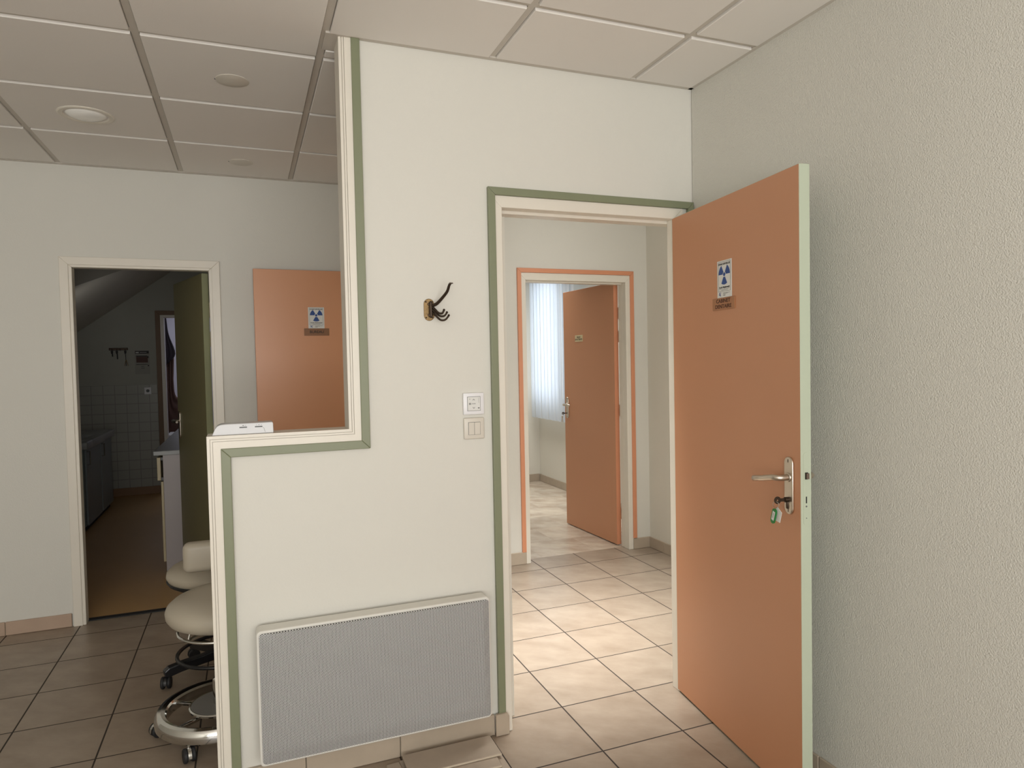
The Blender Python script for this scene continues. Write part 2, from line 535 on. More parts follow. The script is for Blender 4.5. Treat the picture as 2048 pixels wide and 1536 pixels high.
# ------------------------------------------------------------------ partition trims
mb = MB()
o1 = [(-.128, 0), (-.128, 1.220), (.335, 1.220), (.335, 2.598)]
def off(d): return [(-.128 + d, 0), (-.128 + d, 1.220 - d), (.335 + d, 1.220 - d), (.335 + d, 2.598)]
mb.strip(off(0), off(.009), YP - .004, YB + .006)
mb.strip(off(.009), off(.0115), YP + .002, YB + .0)
mb.strip(off(.0115), off(.017), YP - .005, YB + .006)
mb.strip(off(.017), off(.019), YP + .001, YB + .0)
mb.strip(off(.019), off(.044), YP - .006, YB + .006)
struct(mb.build('trim_partition_white', M['white']))
mb = MB()
mb.strip(off(.0425), off(.0725), YP - .012, YP + .004)
o = mb.build('trim_partition_green', M['green']); struct(o)
bv = o.modifiers.new('b', 'BEVEL'); bv.width = .002; bv.segments = 2; bv.limit_method = 'ANGLE'

def frame(name, xl, xr, zt, w, y0, y1, mat, bev=.002, zb=0.0, right=None):
    """three sided frame: inner opening xl..xr, zt; width w"""
    wr = w if right is None else right
    mb = MB()
    outer = [(xl - w, zb), (xl - w, zt + w), (xr + wr, zt + w), (xr + wr, zb)]
    inner = [(xl, zb), (xl, zt), (xr, zt), (xr, zb)]
    mb.strip(outer, inner, y0, y1)
    o = mb.build(name, mat); struct(o)
    if bev:
        bv = o.modifiers.new('b', 'BEVEL'); bv.width = bev; bv.segments = 2; bv.limit_method = 'ANGLE'
    return o
# near doorway
frame('trim_near_door_green', .903, 1.778, 2.083, .029, YP - .013, YP + .004, M['green'], zb=.077)
frame('trim_near_door_white', .932, 1.712, 2.038, .045, YP - .003, YP + .050, M['white'])
frame('trim_near_door_stop', .945, 1.762, 2.026, .03, YP + .050, YB + .012, M['white'], right=.02)
# far hall doorway
frame('trim_waiting_door_orange', 1.824, 2.705, 2.072, .031, YF - .013, YF + .004, M['orange_trim'], zb=.085)
frame('trim_waiting_door_white', 1.859, 2.668, 2.020, .050, YF - .004, YF + .05, M['white'])
frame('trim_waiting_door_stop', 1.870, 2.668, 2.010, .03, YF + .05, YF + .105, M['white'])
# back room doorway
frame('trim_back_door_outer', -.905, -.172, 2.038, .044, YF - .016, YF + .004, M['white'])
frame('trim_back_door_inner', -.889, -.189, 2.024, .020, YF - .008, YF + .06, M['white'], bev=.003)
# bureau doorway lining in the side wall (hidden side)
mb = MB()
mb.box(.872, .988, 3.58, 3.61, 0, 2.06); mb.box(.872, .988, 4.39, 4.42, 0, 2.06); mb.box(.872, .988, 3.58, 4.42, 2.03, 2.06)
struct(mb.build('trim_office_door', M['white']))
# far door of the back room
frame('trim_store_door_brown', -.905, -.08, 2.062, .05, 8.815, 8.84, M['oak'])
frame('trim_store_door_white', -.868, -.12, 2.035, .037, 8.822, 8.95, M['white'])

# ------------------------------------------------------------------ skirting
def skirt_y(name, segs, y0, y1, h, mat, joints):
    mb = MB()
    for a, b_ in segs:
        cuts = [a] + sorted(j for j in joints if a < j < b_) + [b_]
        for p, q in zip(cuts[:-1], cuts[1:]):
            mb.box(p + .0012, q - .0012, y0, y1, .001, h, mat, bev=.002, seg=1)
        mb.box(a, b_, (y0 + y1) / 2, y1, .0005, h - .004, M['grout'])
    return struct(mb.build(name))
skirt_y('baseboard_far', [(XL, -.957)], YF - .011, YF, .075, M['skirt_left'], [-1.272 - k * .333 for k in range(5)])
skirt_y('baseboard_partition', [(-.052, .858)], YP - .010, YP + .004, .080, M['skirt'], [.487 - .333 * k for k in range(2)])
mb = MB()
mb.prism([(.858, .001), (.912, .001), (.912, .072), (.905, .084), (.862, .084), (.858, .08)], YP - .022, YP - .012, M['skirt'])
struct(mb.build('baseboard_door_block'))
skirt_y('baseboard_hall_far_left', [(.98, 1.826)], YF - .011, YF, .088, M['skirt'], [1.2, 1.5])
skirt_y('baseboard_hall_far_right', [(2.706, 2.857)], YF - .011, YF, .082, M['skirt'], [])
mb = MB()
ys = [YF - .011, 4.26, 3.93, 3.6, 3.27, 2.94, 2.6]
for p, q in zip(ys[:-1], ys[1:]):
    mb.box(2.846, 2.857, q + .0012, p - .0012, .001, .082, M['skirt'], bev=.002, seg=1)
struct(mb.build('baseboard_hall_right'))
mb = MB()
for k in range(12):
    y1_ = 2.44 - k * .333
    mb.box(XR - .010, XR, y1_ - .331, y1_, .001, .062, M['skirt'], bev=.003, seg=1)
struct(mb.build('baseboard_right'))
skirt_y('baseboard_waiting_room_far', [(1.2, 3.258)], 7.489, 7.5, .088, M['skirt'], [3.1, 2.8, 2.5])
mb = MB()
for k in range(9):
    mb.box(3.258, 3.269, 7.49 - (k + 1) * .3, 7.49 - k * .3 - .002, .001, .085, M['skirt'], bev=.002, seg=1)
struct(mb.build('baseboard_waiting_room_right'))
mb = MB(); mb.box(-1.74, -.96, 8.815, 8.828, 0, .09, bev=.004); struct(mb.build('baseboard_back_room', M['skirt_dark']))

# ------------------------------------------------------------------ doors
def lever_set(parent, x, y, z, sgn_x, sgn_y, plate=(.042, .185), sag=.002, mat=None):
    """plate + lever on a face at y; sgn_y -1 = sticks out towards -y; sgn_x lever direction"""
    mat = mat or M['steel']
    w, h = plate
    mb = MB()
    n = 10; pts = []
    for i in range(n + 1):
        a = PI * i / n
        pts.append((x + w / 2 * math.cos(a), z - .0265 + (h / 2 - w / 2) + w / 2 * math.sin(a)))
    for i in range(n + 1):
        a = PI + PI * i / n
        pts.append((x + w / 2 * math.cos(a), z - .0265 - (h / 2 - w / 2) + w / 2 * math.sin(a)))
    y0, y1 = (y - .008, y) if sgn_y < 0 else (y, y + .008)
    mb.prism(pts, y0, y1, mat)
    hnd = mb.build('door_handle', mat, parent, smooth=True)
    bv = hnd.modifiers.new('b', 'BEVEL'); bv.width = .003; bv.segments = 3; bv.limit_method = 'ANGLE'; bv.angle_limit = math.radians(50)
    mb = MB()
    s = sgn_y
    p = [(x, y + s * .004, z), (x, y + s * .03, z)]
    for i in range(1, 6):
        a = PI / 2 * i / 5
        p.append((x + sgn_x * .02 * (1 - math.cos(a)), y + s * (.03 + .02 * math.sin(a)), z))
    p += [(x + sgn_x * .07, y + s * .051, z - sag * .55), (x + sgn_x * .122, y + s * .050, z - sag), (x + sgn_x * .126, y + s * .050, z - sag)]
    mb.tube(p, [.010] * (len(p) - 2) + [.0098, .007], mat, sg=16)
    mb.torus(.012, .003, (0, 0, 0), mat, seg=20, sg=8, T=Matrix.Translation((x, y + s * .009, z)) @ Matrix.Rotation(PI / 2, 4, 'X'))
    mb.build('lever', mat, hnd, smooth=True)
    mb = MB()
    for zz in (z + .053, z - .106):
        mb.box(x - .0016, x + .0016, y + s * .0085, y + s * .0075, zz - .005, zz + .005, M['darkmetal'])
    mb.build('screw_slot', M['darkmetal'], hnd)
    return hnd

def door(name, label, loc, rz, W, hinge, hgt, face, other, edge, handle_z=1.06, zb=.008, back_handle=True, sag=.002):
    """root at the left end of the visible face, x right, y into the leaf"""
    t = bpy.data.objects.new(name, None); COL.objects.link(t); t.location = loc; t.rotation_euler = (0, 0, rz)
    t['kind'] = 'structure'; t['label'] = label; t['category'] = 'door'
    mb = MB(); D = .038
    vs = mb.box(0, W, 0, D, zb, hgt, edge, bev=.0012, seg=1)
    kf, kb, ke = mb.mi(face), mb.mi(other), mb.mi(edge)
    mb.bm.normal_update()
    for f in mb.bm.faces:
        if f.normal.y < -.9 and f.calc_center_median().y < .001: f.material_index = kf
        elif f.normal.y > .9 and f.calc_center_median().y > D - .001: f.material_index = kb
    mb.build('door_leaf', None, t)
    hx = W - .052 if hinge == 'L' else .052
    sg = -1 if hinge == 'L' else 1
    lever_set(t, hx, 0, handle_z, sg, -1, sag=sag)
    if back_handle: lever_set(t, hx, D, handle_z, sg, 1)
    # hinges
    hxx = 0 if hinge == 'L' else W
    for zz in (.25, 1.05, 1.62, 1.80):
        mb = MB()
        mb.lathe([(.0065, -.045), (.0072, -.04), (.0072, -.002), (.0065, 0), (.0072, .002), (.0072, .04), (.004, .047)], M['steel'], 12,
                 T=Matrix.Translation((hxx + (-.006 if hinge == 'L' else .006), D + .004 if hinge == 'L' else D + .004, zz)))
        mb.build('hinge', M['steel'], t, smooth=True)
    return t

# near door: wide open, standing beside the right wall
rz1 = math.atan2(1.651 - 2.472, 1.605 - 1.709)
d1 = door('door_1', 'large open apricot door with pale green edge beside the right wall', (1.709, 2.468, 0), rz1, .8276, 'L', 2.04, M['orange'], M['palegreen'], M['palegreen'], sag=.019)
# lock faceplate on the free edge
W1 = .8276
mb = MB()
pts = []
for i in range(9):
    a = PI * i / 8; pts.append((.019 + .010 * math.cos(a), 1.135 + .010 * math.sin(a)))
for i in range(9):
    a = PI + PI * i / 8; pts.append((.019 + .010 * math.cos(a), .925 + .010 * math.sin(a)))
mb.prism(pts, W1, W1 + .0008, M['palegreen'], axis='x')
fp = mb.build('lock_faceplate', M['palegreen'], d1)
mb = MB(); mb.box(W1 + .0006, W1 + .0014, .0145, .0255, 1.060, 1.082, M['darkgap'], bev=.0003, seg=1)
mb.prism([(W1, .0155), (W1 + .006, .0165), (W1 + .009, .0245), (W1, .0245)], 1.062, 1.080, M['darkmetal'], axis='z')
mb.build('latch', None, fp)
mb = MB(); mb.box(W1 + .0006, W1 + .0014, .0172, .0208, .985, 1.006, M['darkgap'])
mb.lathe([(.0028, 0), (.0028, .0014)], M['slot'], 12, T=Matrix.Translation((W1 + .0002, .0190, .975)) @ Matrix.Rotation(PI / 2, 4, 'Y'))
mb.lathe([(.0016, 0), (.0016, .0014)], M['slot'], 12, T=Matrix.Translation((W1 + .0002, .0190, .938)) @ Matrix.Rotation(PI / 2, 4, 'Y'))
mb.build('bolt_slot', None, fp)
# lock cylinder
hx = W1 - .052
mb = MB()
mb.lathe([(.0085, 0), (.0085, .012), (.007, .0135)], M['darkmetal'], 20, T=Matrix.Translation((hx - .003, -.006, .988)) @ Matrix.Rotation(PI / 2, 4, 'X'))
mb.box(hx - .008, hx + .002, -.012, -.004, .958, .985, M['darkmetal'], bev=.003)
mb.build('lock_cylinder', M['darkmetal'], d1, smooth=True)

# key with tags, in the near door
F1 = Matrix.Translation((1.709, 2.468, 0)) @ Matrix.Rotation(rz1, 4, 'Z')
kp = F1 @ Vector((hx - .003, -.011, .988))
kt = thing('key', 'bronze key with a green oval tag in the large door lock', 'key', kp, rz1)
mb = MB()
mb.box(-.002, .002, -.026, .008, -.005, .005, M['darkmetal'])
n = 14; pts = [(-.030 + .0105 * math.cos(2 * PI * i / n), -.002 + .0105 * math.sin(2 * PI * i / n)) for i in range(n)]
mb.lathe([(.003, -.0012), (.012, -.0012), (.012, .0012), (.003, .0012), (.003, -.0012)], M['darkmetal'], 18, T=Matrix.Translation((0, -.034, 0)) @ Matrix.Rotation(PI / 2, 4, 'Y'))
mb.build('key_blade', None, kt, smooth=True)
mb = MB(); mb.torus(.010, .0008, (0, 0, 0), M['chrome'], seg=24, sg=6, T=Matrix.Translation((0, -.040, -.014)) @ Matrix.Rotation(PI / 2, 4, 'X') @ Matrix.Rotation(.5, 4, 'Y'))
mb.build('key_ring', None, kt, smooth=True)
def capsule(w, h, n=8):
    p = []
    for i in range(n + 1):
        a = PI * i / n; p.append((w / 2 * math.cos(a), h / 2 - w / 2 + w / 2 * math.sin(a)))
    for i in range(n + 1):
        a = PI + PI * i / n; p.append((w / 2 * math.cos(a), -h / 2 + w / 2 + w / 2 * math.sin(a)))
    return p
mb = MB(); TT = Matrix.Translation((-.010, -.041, -.052)) @ Matrix.Rotation(.30, 4, 'Y')
mb.prism(capsule(.0205, .052), -.002, .002, M['keygreen'])
tg = mb.build('green_tag', None, kt, smooth=True, T=TT); 
mb = MB(); mb.box(-.0058, .0058, -.0026, -.0019, -.014, .016, M['paper']); mb.box(-.001, .0004, -.0029, -.0024, -.006, .012, M['ink'])
mb.build('tag_paper', None, tg, T=TT)
mb = MB(); mb.prism([(-.016, -.024), (.004, -.030), (.019, .002), (.0, .020), (-.010, .012)], -.0006, .0006, M['paper'])
mb.build('paper_tag', None, kt, T=Matrix.Translation((.006, -.036, -.040)) @ Matrix.Rotation(-.15, 4, 'Y'))

# waiting room door, opened away
rz2 = math.atan2(4.600 - 5.41, 2.645 - 2.606)
d2 = door('door_2', 'open apricot door with a small cream plate, at the end of the hall', (2.606, 5.41, 0), rz2, .811, 'R', 2.036, M['orange'], M['orange'], M['orange_trim'], back_handle=True)
F2 = Matrix.Translation((2.606, 5.41, 0)) @ Matrix.Rotation(rz2, 4, 'Z')
k2 = thing('key_bunch', 'small bunch of steel keys hanging from the waiting room door lock', 'keys', F2 @ Vector((.052, -.012, .985)), rz2)
mb = MB(); mb.box(-.0012, .0012, -.03, .008, -.004, .004, M['darkmetal']); mb.lathe([(.003, -.001), (.012, -.001), (.012, .001), (.003, .001), (.003, -.001)], M['darkmetal'], 14, T=Matrix.Translation((0, -.034, 0)) @ Matrix.Rotation(PI / 2, 4, 'Y'))
mb.build('key_blade', None, k2)
mb = MB(); mb.torus(.011, .001, (0, 0, 0), M['chrome'], seg=20, sg=6, T=Matrix.Translation((0, -.040, -.014)) @ Matrix.Rotation(PI / 2, 4, 'X'))
mb.build('key_ring', None, k2)
for dx, ang in ((-.006, .25), (.006, -.12), (0, .05)):
    mb = MB(); mb.prism(capsule(.016, .018), -.0012, .0012, M['steel']); mb.box(-.0035, .0035, -.001, .001, -.045, -.006, M['steel'])
    mb.build('loose_key', None, k2, T=Matrix.Translation((dx, -.040 - abs(dx) * .6, -.032)) @ Matrix.Rotation(ang, 4, 'Y'))

# office (bureau) door in front of the far wall
rz3 = math.radians(1.6)
d3 = door('door_3', 'apricot door with a brown plate, folded back in front of the far wall behind the half wall', (.059, 4.392, 0), rz3, .82, 'R', 2.036, M['orange_lit'], M['orange'], M['orange_trim'], back_handle=False, handle_z=1.048)
# back room door: olive side seen
rz4 = math.atan2(4.545 - 5.205, -.232 + .444)
d4 = door('door_4', 'dark olive green door standing open inside the dark back room', (-.444, 5.205, 0), rz4, .693, 'R', 2.02, M['olive'], M['orange'], M['olive_edge'], back_handle=True, handle_z=1.09)

# ------------------------------------------------------------------ signs
def sticker(Fm, xc, z0, z1, w, label):
    rot = Fm.to_euler().z
    t = thing('radiation_sign', label, 'sign', Fm @ Vector((xc, 0, (z0 + z1) / 2)), rot)
    h = z1 - z0
    mb = MB(); mb.box(-w / 2, w / 2, -.0015, 0, -h / 2, h / 2, M['paper'], bev=.0006, seg=1)
    mb.build('sign_sheet', None, t)
    mb = MB()
    bw = w * .84; zt = h / 2 - h * .035; zbm = -h / 2 + h * .165
    for (a, b_, c, d) in ((-bw / 2, bw / 2, zt - .0008, zt), (-bw / 2, bw / 2, zbm, zbm + .0008), (-bw / 2, -bw / 2 + .0008, zbm, zt), (bw / 2 - .0008, bw / 2, zbm, zt)):
        mb.box(a, b_, -.0019, -.0012, c, d, M['ink'])
    mb.build('border', None, t)
    mb = MB()
    cz = h * .12; R = w * .39
    def sector(a0, a1):
        p = []
        for i in range(9):
            a = a0 + (a1 - a0) * i / 8; p.append((R * math.cos(a), cz + R * math.sin(a)))
        for i in range(9):
            a = a1 + (a0 - a1) * i / 8; p.append((R * .27 * math.cos(a), cz + R * .27 * math.sin(a)))
        mb.prism(p, -.0020, -.0012, M['blue'])
    for c0 in (30, 150, 270):
        sector(math.radians(c0 - 30), math.radians(c0 + 30))
    mb.prism([(R * .19 * math.cos(2 * PI * i / 16), cz + R * .19 * math.sin(2 * PI * i / 16)) for i in range(16)], -.0020, -.0012, M['blue'])
    mb.build('trefoil', None, t)
    text_mesh('heading', 'ZONE SURVEILLEE', w * .098, M['ink'], t, face_T(0, -.0016, h * .40), bold=.0002)
    text_mesh('subheading', 'Accès Réglementé', w * .098, M['ink'], t, face_T(0, -.0016, -h * .225), bold=.0002)
    mb = MB()
    for (a, b_, z) in ((-.36, .36, -.275), (-.22, .24, -.305), (-.08, .38, -.385), (-.08, .22, -.40), (-.08, .08, -.435), (-.08, .06, -.45)):
        mb.box(a * w, b_ * w, -.0018, -.0012, z * h, z * h + .0011, M['slot'])
    mb.build('small_print', None, t)
    mb = MB()
    for (x, z, s) in ((-.34, -.375, .05), (-.30, -.41, .06), (-.25, -.37, .04), (-.34, -.43, .04), (-.27, -.445, .045), (-.38, -.41, .03)):
        mb.box((x - s / 2) * w, (x + s / 2) * w, -.0018, -.0012, z * h - s * w * .4, z * h + s * w * .4, M['blue'])
    mb.build('emblem', None, t)
    return t
def plate(Fm, xc, z0, z1, w, lines, size, mat, label, tmat):
    rot = Fm.to_euler().z; h = z1 - z0
    t = thing('name_plate', label, 'sign', Fm @ Vector((xc, 0, (z0 + z1) / 2)), rot)
    mb = MB(); mb.box(-w / 2, w / 2, -.004, 0, -h / 2, h / 2, mat, bev=.0008, seg=1)
    mb.build('plate', None, t)
    n = len(lines)
    for i, s in enumerate(lines):
        z = (n - 1) / 2 * size * 1.02 - i * size * 1.02
        text_mesh('lettering', s, size, tmat, t, face_T(0, -.0042, z), bold=.0003, sx=1.18 if n == 2 else 1.0)
    return t
F3 = Matrix.Translation((.059, 4.392, 0)) @ Matrix.Rotation(rz3, 4, 'Z')
sticker(F1, .404, 1.669, 1.806, .097, 'blue trefoil radiation sign on the large apricot door, above the two-line plate')
plate(F1, .399, 1.624, 1.668, .149, ['CABINET', 'DENTAIRE'], .0200, M['bronzeplate'], 'bronze name plate reading CABINET DENTAIRE on the large apricot door', M['engrave'])
sticker(F3, .360, 1.677, 1.808, .097, 'blue trefoil radiation sign on the door behind the half wall, above the brown plate')
plate(F3, .361, 1.632, 1.677, .150, ['BUREAU'], .023, M['brownplate'], 'brown name plate reading BUREAU on the door behind the half wall', M['ink'])
plate(F2, .270, 1.600, 1.655, .125, ['SALLE', "D'ATTENTE"], .0195, M['creamplate'], "small cream name plate reading SALLE D'ATTENTE on the hall's far door", M['ink'])

# ------------------------------------------------------------------ coat hook
hk = thing('mounted_coat_hook', 'dark bronze swivelling coat hook with brass back plate on the partition wall', 'hook', (.638, YP + .004, 1.645))
mb = MB(); mb.prism(capsule(.040, .082), -.004, 0, M['brass'])
bp = mb.build('back_plate', None, hk)
bv = bp.modifiers.new('b', 'BEVEL'); bv.width = .002; bv.segments = 2; bv.limit_method = 'ANGLE'; bv.angle_limit = math.radians(50)
for sx in (-.012, .012):
    for sz in (-.029, .029):
        mb = MB(); mb.lathe([(.0032, -.0005), (.0028, .0012), (.0012, .002)], M['darkmetal'], 10, T=Matrix.Translation((sx, -.004, sz)) @ Matrix.Rotation(PI / 2, 4, 'X'))
        mb.build('screw', None, hk)
mb = MB()
mb.tube([(0.004, -.014, -.030), (.004, -.014, -.026), (.004, -.014, .026), (.004, -.014, .031)], [.003, .0062, .0062, .0025], M['darkmetal'], sg=12)
mb.box(-.006, .008, -.014, -.003, -.024, -.016, M['darkmetal'], bev=.002); mb.box(-.006, .008, -.014, -.003, .016, .024, M['darkmetal'], bev=.002)
mb.build('pivot', None, hk, smooth=True)
def smoothpath(P, n=6):
    P = [Vector(p) for p in P]; out = []
    Q = [P[0] * 2 - P[1]] + P + [P[-1] * 2 - P[-2]]
    for i in range(1, len(Q) - 2):
        for k in range(n):
            t = k / n
            out.append(.5 * ((2 * Q[i]) + (-Q[i - 1] + Q[i + 1]) * t + (2 * Q[i - 1] - 5 * Q[i] + 4 * Q[i + 1] - Q[i + 2]) * t * t + (-Q[i - 1] + 3 * Q[i] - 3 * Q[i + 1] + Q[i + 2]) * t ** 3))
    out.append(P[-1]); return out
def arm(name, P, r0, r1, knob):
    k_ = 1.3 if name == 'a' else 1.0
    r0 *= k_; r1 *= k_
    pp = smoothpath(P); n = len(pp)
    rr = [r0 + (r1 - r0) * i / (n - 1) for i in range(n)]
    for q in range(3): rr[-1 - q] = knob * (1, .98, .85)[q] if knob else rr[-1 - q]
    mb = MB(); mb.tube(pp, rr, M['darkmetal'], sg=12)
    if knob: mb.lathe([(.0005, -knob), (knob * .7, -knob * .7), (knob, 0), (knob * .7, knob * .7), (.0005, knob)], M['darkmetal'], 12, T=Matrix.Translation(pp[-1]))
    return mb
# long upper prong and one lower curl on the same casting, two more swinging hooks
mb = arm('a', [(.006, -.014, .014), (.022, -.030, .020), (.040, -.050, .042), (.052, -.068, .062), (.056, -.082, .082), (.060, -.088, .090)], .005, .0034, 0)
mb.prism([(.0525, .0875), (.0675, .0875), (.0665, .091), (.0555, .091)], -.094, -.082, M['darkmetal'])
mb.build('prong', None, hk, smooth=True)
arm('b', [(.006, -.014, .012), (.016, -.026, .0), (.026, -.038, -.014), (.037, -.046, -.016), (.042, -.050, -.008), (.043, -.052, -.004)], .0042, .0036, .0046).build('curl_arm', None, hk, smooth=True)
arm('c', [(.006, -.014, .002), (.018, -.026, -.012), (.030, -.040, -.025), (.043, -.050, -.026), (.050, -.056, -.018), (.052, -.058, -.013)], .0038, .0034, .0044).build('curl_arm', None, hk, smooth=True)
arm('d', [(.006, -.014, -.008), (.018, -.030, -.024), (.032, -.042, -.040), (.046, -.052, -.040), (.055, -.058, -.030), (.058, -.061, -.024)], .0038, .0034, .0044).build('curl_arm', None, hk, smooth=True)

# ------------------------------------------------------------------ thermostat + switch
th = thing('thermostat', 'white square wall thermostat with arrow keys, above the light switch', 'thermostat', (.800, YP + .004, 1.291))
mb = MB(); mb.box(-.041, .041, -.013, 0, -.041, .041, M['plastic'], bev=.003); mb.build('bezel', None, th, smooth=True)
mb = MB(); mb.box(-.0262, .0262, -.0136, -.010, -.0272, .0272, M['slot']); mb.box(-.0250, .0250, -.0150, -.010, -.026, .026, M['paper'], bev=.0008, seg=1); pn = mb.build('key_panel', None, th)
mb = MB()
def chev(cx, cz, s, up):
    k = 1 if up else -1
    mb.prism([(cx - s, cz - k * s * .5), (cx, cz + k * s * .6), (cx + s, cz - k * s * .5), (cx + s * .75, cz - k * s * .75), (cx, cz + k * s * .25), (cx - s * .75, cz - k * s * .75)], -.0153, -.0148, M['ink'])
chev(-.001, .016, .0045, True); chev(-.001, -.016, .0045, False)
mb.lathe([(.0013, 0), (.0013, .0004)], M['ink'], 10, T=Matrix.Translation((-.0165, -.0149, .018)) @ Matrix.Rotation(PI / 2, 4, 'X'))
for (a, b_, c, d) in ((-.0195, -.0185, -.0035, .0035), (-.0130, -.0120, -.0035, .0035), (-.0195, -.012, .0025, .0035), (-.0195, -.012, -.0035, -.0025), (-.018, -.014, -.001, .001), (.0185, .0190, .004, .022), (.0185, .021, .004, .0045), (.014, .020, -.0165, -.0155), (.017, .021, -.0185, -.0145)):
    mb.box(a, b_, -.0153, -.0148, c, d, M['ink'])
mb.build('symbols', None, th)
text_mesh('lettering', 'MODE', .0052, M['ink'], th, face_T(-.001, -.0152, 0), extrude=.0001)
sw = thing('light_switch', 'cream double rocker light switch below the thermostat', 'switch', (.801, YP + .004, 1.197))
mb = MB(); mb.box(-.041, .041, -.010, 0, -.041, .041, M['cream_plastic'], bev=.005, seg=3); mb.build('cover', None, sw, smooth=True)
mb = MB(); mb.box(-.0240, .0240, -.0105, -.006, -.0242, .0242, M['slot']); mb.build('rocker_surround', None, sw)
for s in (0, 1):
    mb = MB(); x0 = -.0228 if s == 0 else .0006
    mb.box(x0, x0 + .0222, -.0125, -.006, -.0232, .0232, M['cream_plastic'], bev=.001)
    mb.build('rocker', None, sw, T=Matrix.Rotation(math.radians(1.5), 4, 'X'))

# ------------------------------------------------------------------ radiator
RX0, RX1, RZ0, RZ1 = .004, .822, .115, .572
rd = thing('radiator', 'white electric radiant heater with perforated grey front, low on the partition', 'radiator', ((RX0 + RX1) / 2, YP + .004, RZ0))
rw, rh = (RX1 - RX0) / 2, RZ1 - RZ0
def rrect(w0, w1, z0, z1, r, n=6):
    p = []
    for (cx, cz, a0) in ((w1 - r, z1 - r, 0), (w0 + r, z1 - r, 90), (w0 + r, z0 + r, 180), (w1 - r, z0 + r, 270)):
        for i in range(n + 1):
            a = math.radians(a0 + 90 * i / n); p.append((cx + r * math.cos(a), cz + r * math.sin(a)))
    return p
YFR = -.090
mb = MB(); mb.prism(rrect(-rw, rw, 0, rh, .016), YFR + .006, -.022, M['radwhite'])
cs = mb.build('casing', None, rd, smooth=50)
bv = cs.modifiers.new('b', 'BEVEL'); bv.width = .004; bv.segments = 3; bv.limit_method = 'ANGLE'; bv.angle_limit = math.radians(50)
# grille: flat middle, sloping margins
mb = MB()
A = rrect(-rw + .009, rw - .006, .010, rh - .008, .011)
B = rrect(-rw + .048, rw - .030, .052, rh - .010, .008)
C_ = rrect(-rw + .0092, rw - .0062, .0102, rh - .0082, .011)
va = [mb.bm.verts.new((x, YFR + .0055, z)) for x, z in C_]
vm = [mb.bm.verts.new((x, YFR + .001, z)) for x, z in A]
vb = [mb.bm.verts.new((x, YFR - .006, z)) for x, z in B]
n = len(va)
for i in range(n):
    mb.bm.faces.new([va[i], va[(i + 1) % n], vm[(i + 1) % n], vm[i]]); mb.bm.faces.new([vm[i], vm[(i + 1) % n], vb[(i + 1) % n], vb[i]])
mb.bm.faces.new(vb)
mb.build('grille', M['grille'], rd)
for x in (-.28, .28):
    mb = MB(); mb.box(x - .02, x + .02, -.024, 0, .08, .36, M['radwhite'], bev=.002); mb.build('wall_bracket', None, rd)

# ------------------------------------------------------------------ loose skirting tiles on the floor
def slab(name, x0, x1, y0, y1, z0, z1, rot, tilt, label):
    cx, cy = (x0 + x1) / 2, (y0 + y1) / 2
    mb = MB(); mb.box(x0 - cx, x1 - cx, y0 - cy, y1 - cy, 0, z1 - z0, M['cablewhite'], bev=.0015, seg=1)
    k = mb.mi(M['cut'])
    mb.bm.normal_update()
    for f in mb.bm.faces:
        if abs(f.normal.z) < .3: f.material_index = k
    o = mb.build(name, None)
    o.location = (cx, cy, z0); o.rotation_euler = (tilt, 0, rot)
    return tag(o, label, 'tile', 'loose skirting tiles below the radiator')
slab('loose_tile', .475, .83, 2.20, 2.42, .0005, .0085, .01, 0, 'widest loose tile, lying flat on the floor at the bottom of the pile')
slab('loose_tile', .47, .805, 2.235, 2.335, .0095, .0175, -.03, 0, 'narrow loose tile in the middle of the pile, its front edge showing')
slab('loose_tile', .485, .823, 2.285, 2.417, .0185, .0265, 0, 0, 'top loose tile of the pile below the radiator')
slab('loose_tile', .430, .476, 2.24, 2.405, .0005, .012, .06, 0, 'thick short tile offcut at the left end of the pile')

# ------------------------------------------------------------------ white box on the half wall
bx = thing('dispenser_box', 'white plastic box with two grey slots on top of the half wall', 'box', (-.112, 2.478, 1.2202))
mb = MB()
prof = [(0, 0), (.004, .009), (.009, .021), (.016, .030), (.026, .035), (.04, .0365), (.19, .037), (.194, .034), (.195, 0)]
mb.prism(prof, 0, .075, M['box_plastic'])
bo = mb.build('body', None, bx, smooth=40)
bv = bo.modifiers.new('b', 'BEVEL'); bv.width = .002; bv.segments = 2; bv.limit_method = 'ANGLE'; bv.angle_limit = math.radians(50)
for k, x in enumerate((.096, .145)):
    mb = MB(); mb.box(x - .010, x + .014, -.0006, .0004, .0215, .0255, M['slot']); mb.build('slot', None, bx)
    mb = MB()
    if k == 0: mb.box(x - .001, x + .005, -.0006, .0004, .0285, .0305, M['slot']); mb.box(x + .009, x + .011, -.0006, .0004, .0285, .0305, M['slot'])
    else: mb.box(x + .000, x + .006, -.0006, .0004, .0295, .0305, M['slot']); mb.box(x - .006, x - .0045, -.0006, .0004, .029, .0305, M['slot']); mb.box(x + .010, x + .0117, -.0006, .0004, .029, .0308, M['slot'])
    mb.build('marking', None, bx)
mb = MB(); mb.tube(smoothpath([(.160, -.0002, .0215), (.164, -.0002, .017), (.166, -.0002, .010), (.168, -.0002, .004)], 5), .0004, M['slot'], sg=5); mb.build('crack', None, bx)

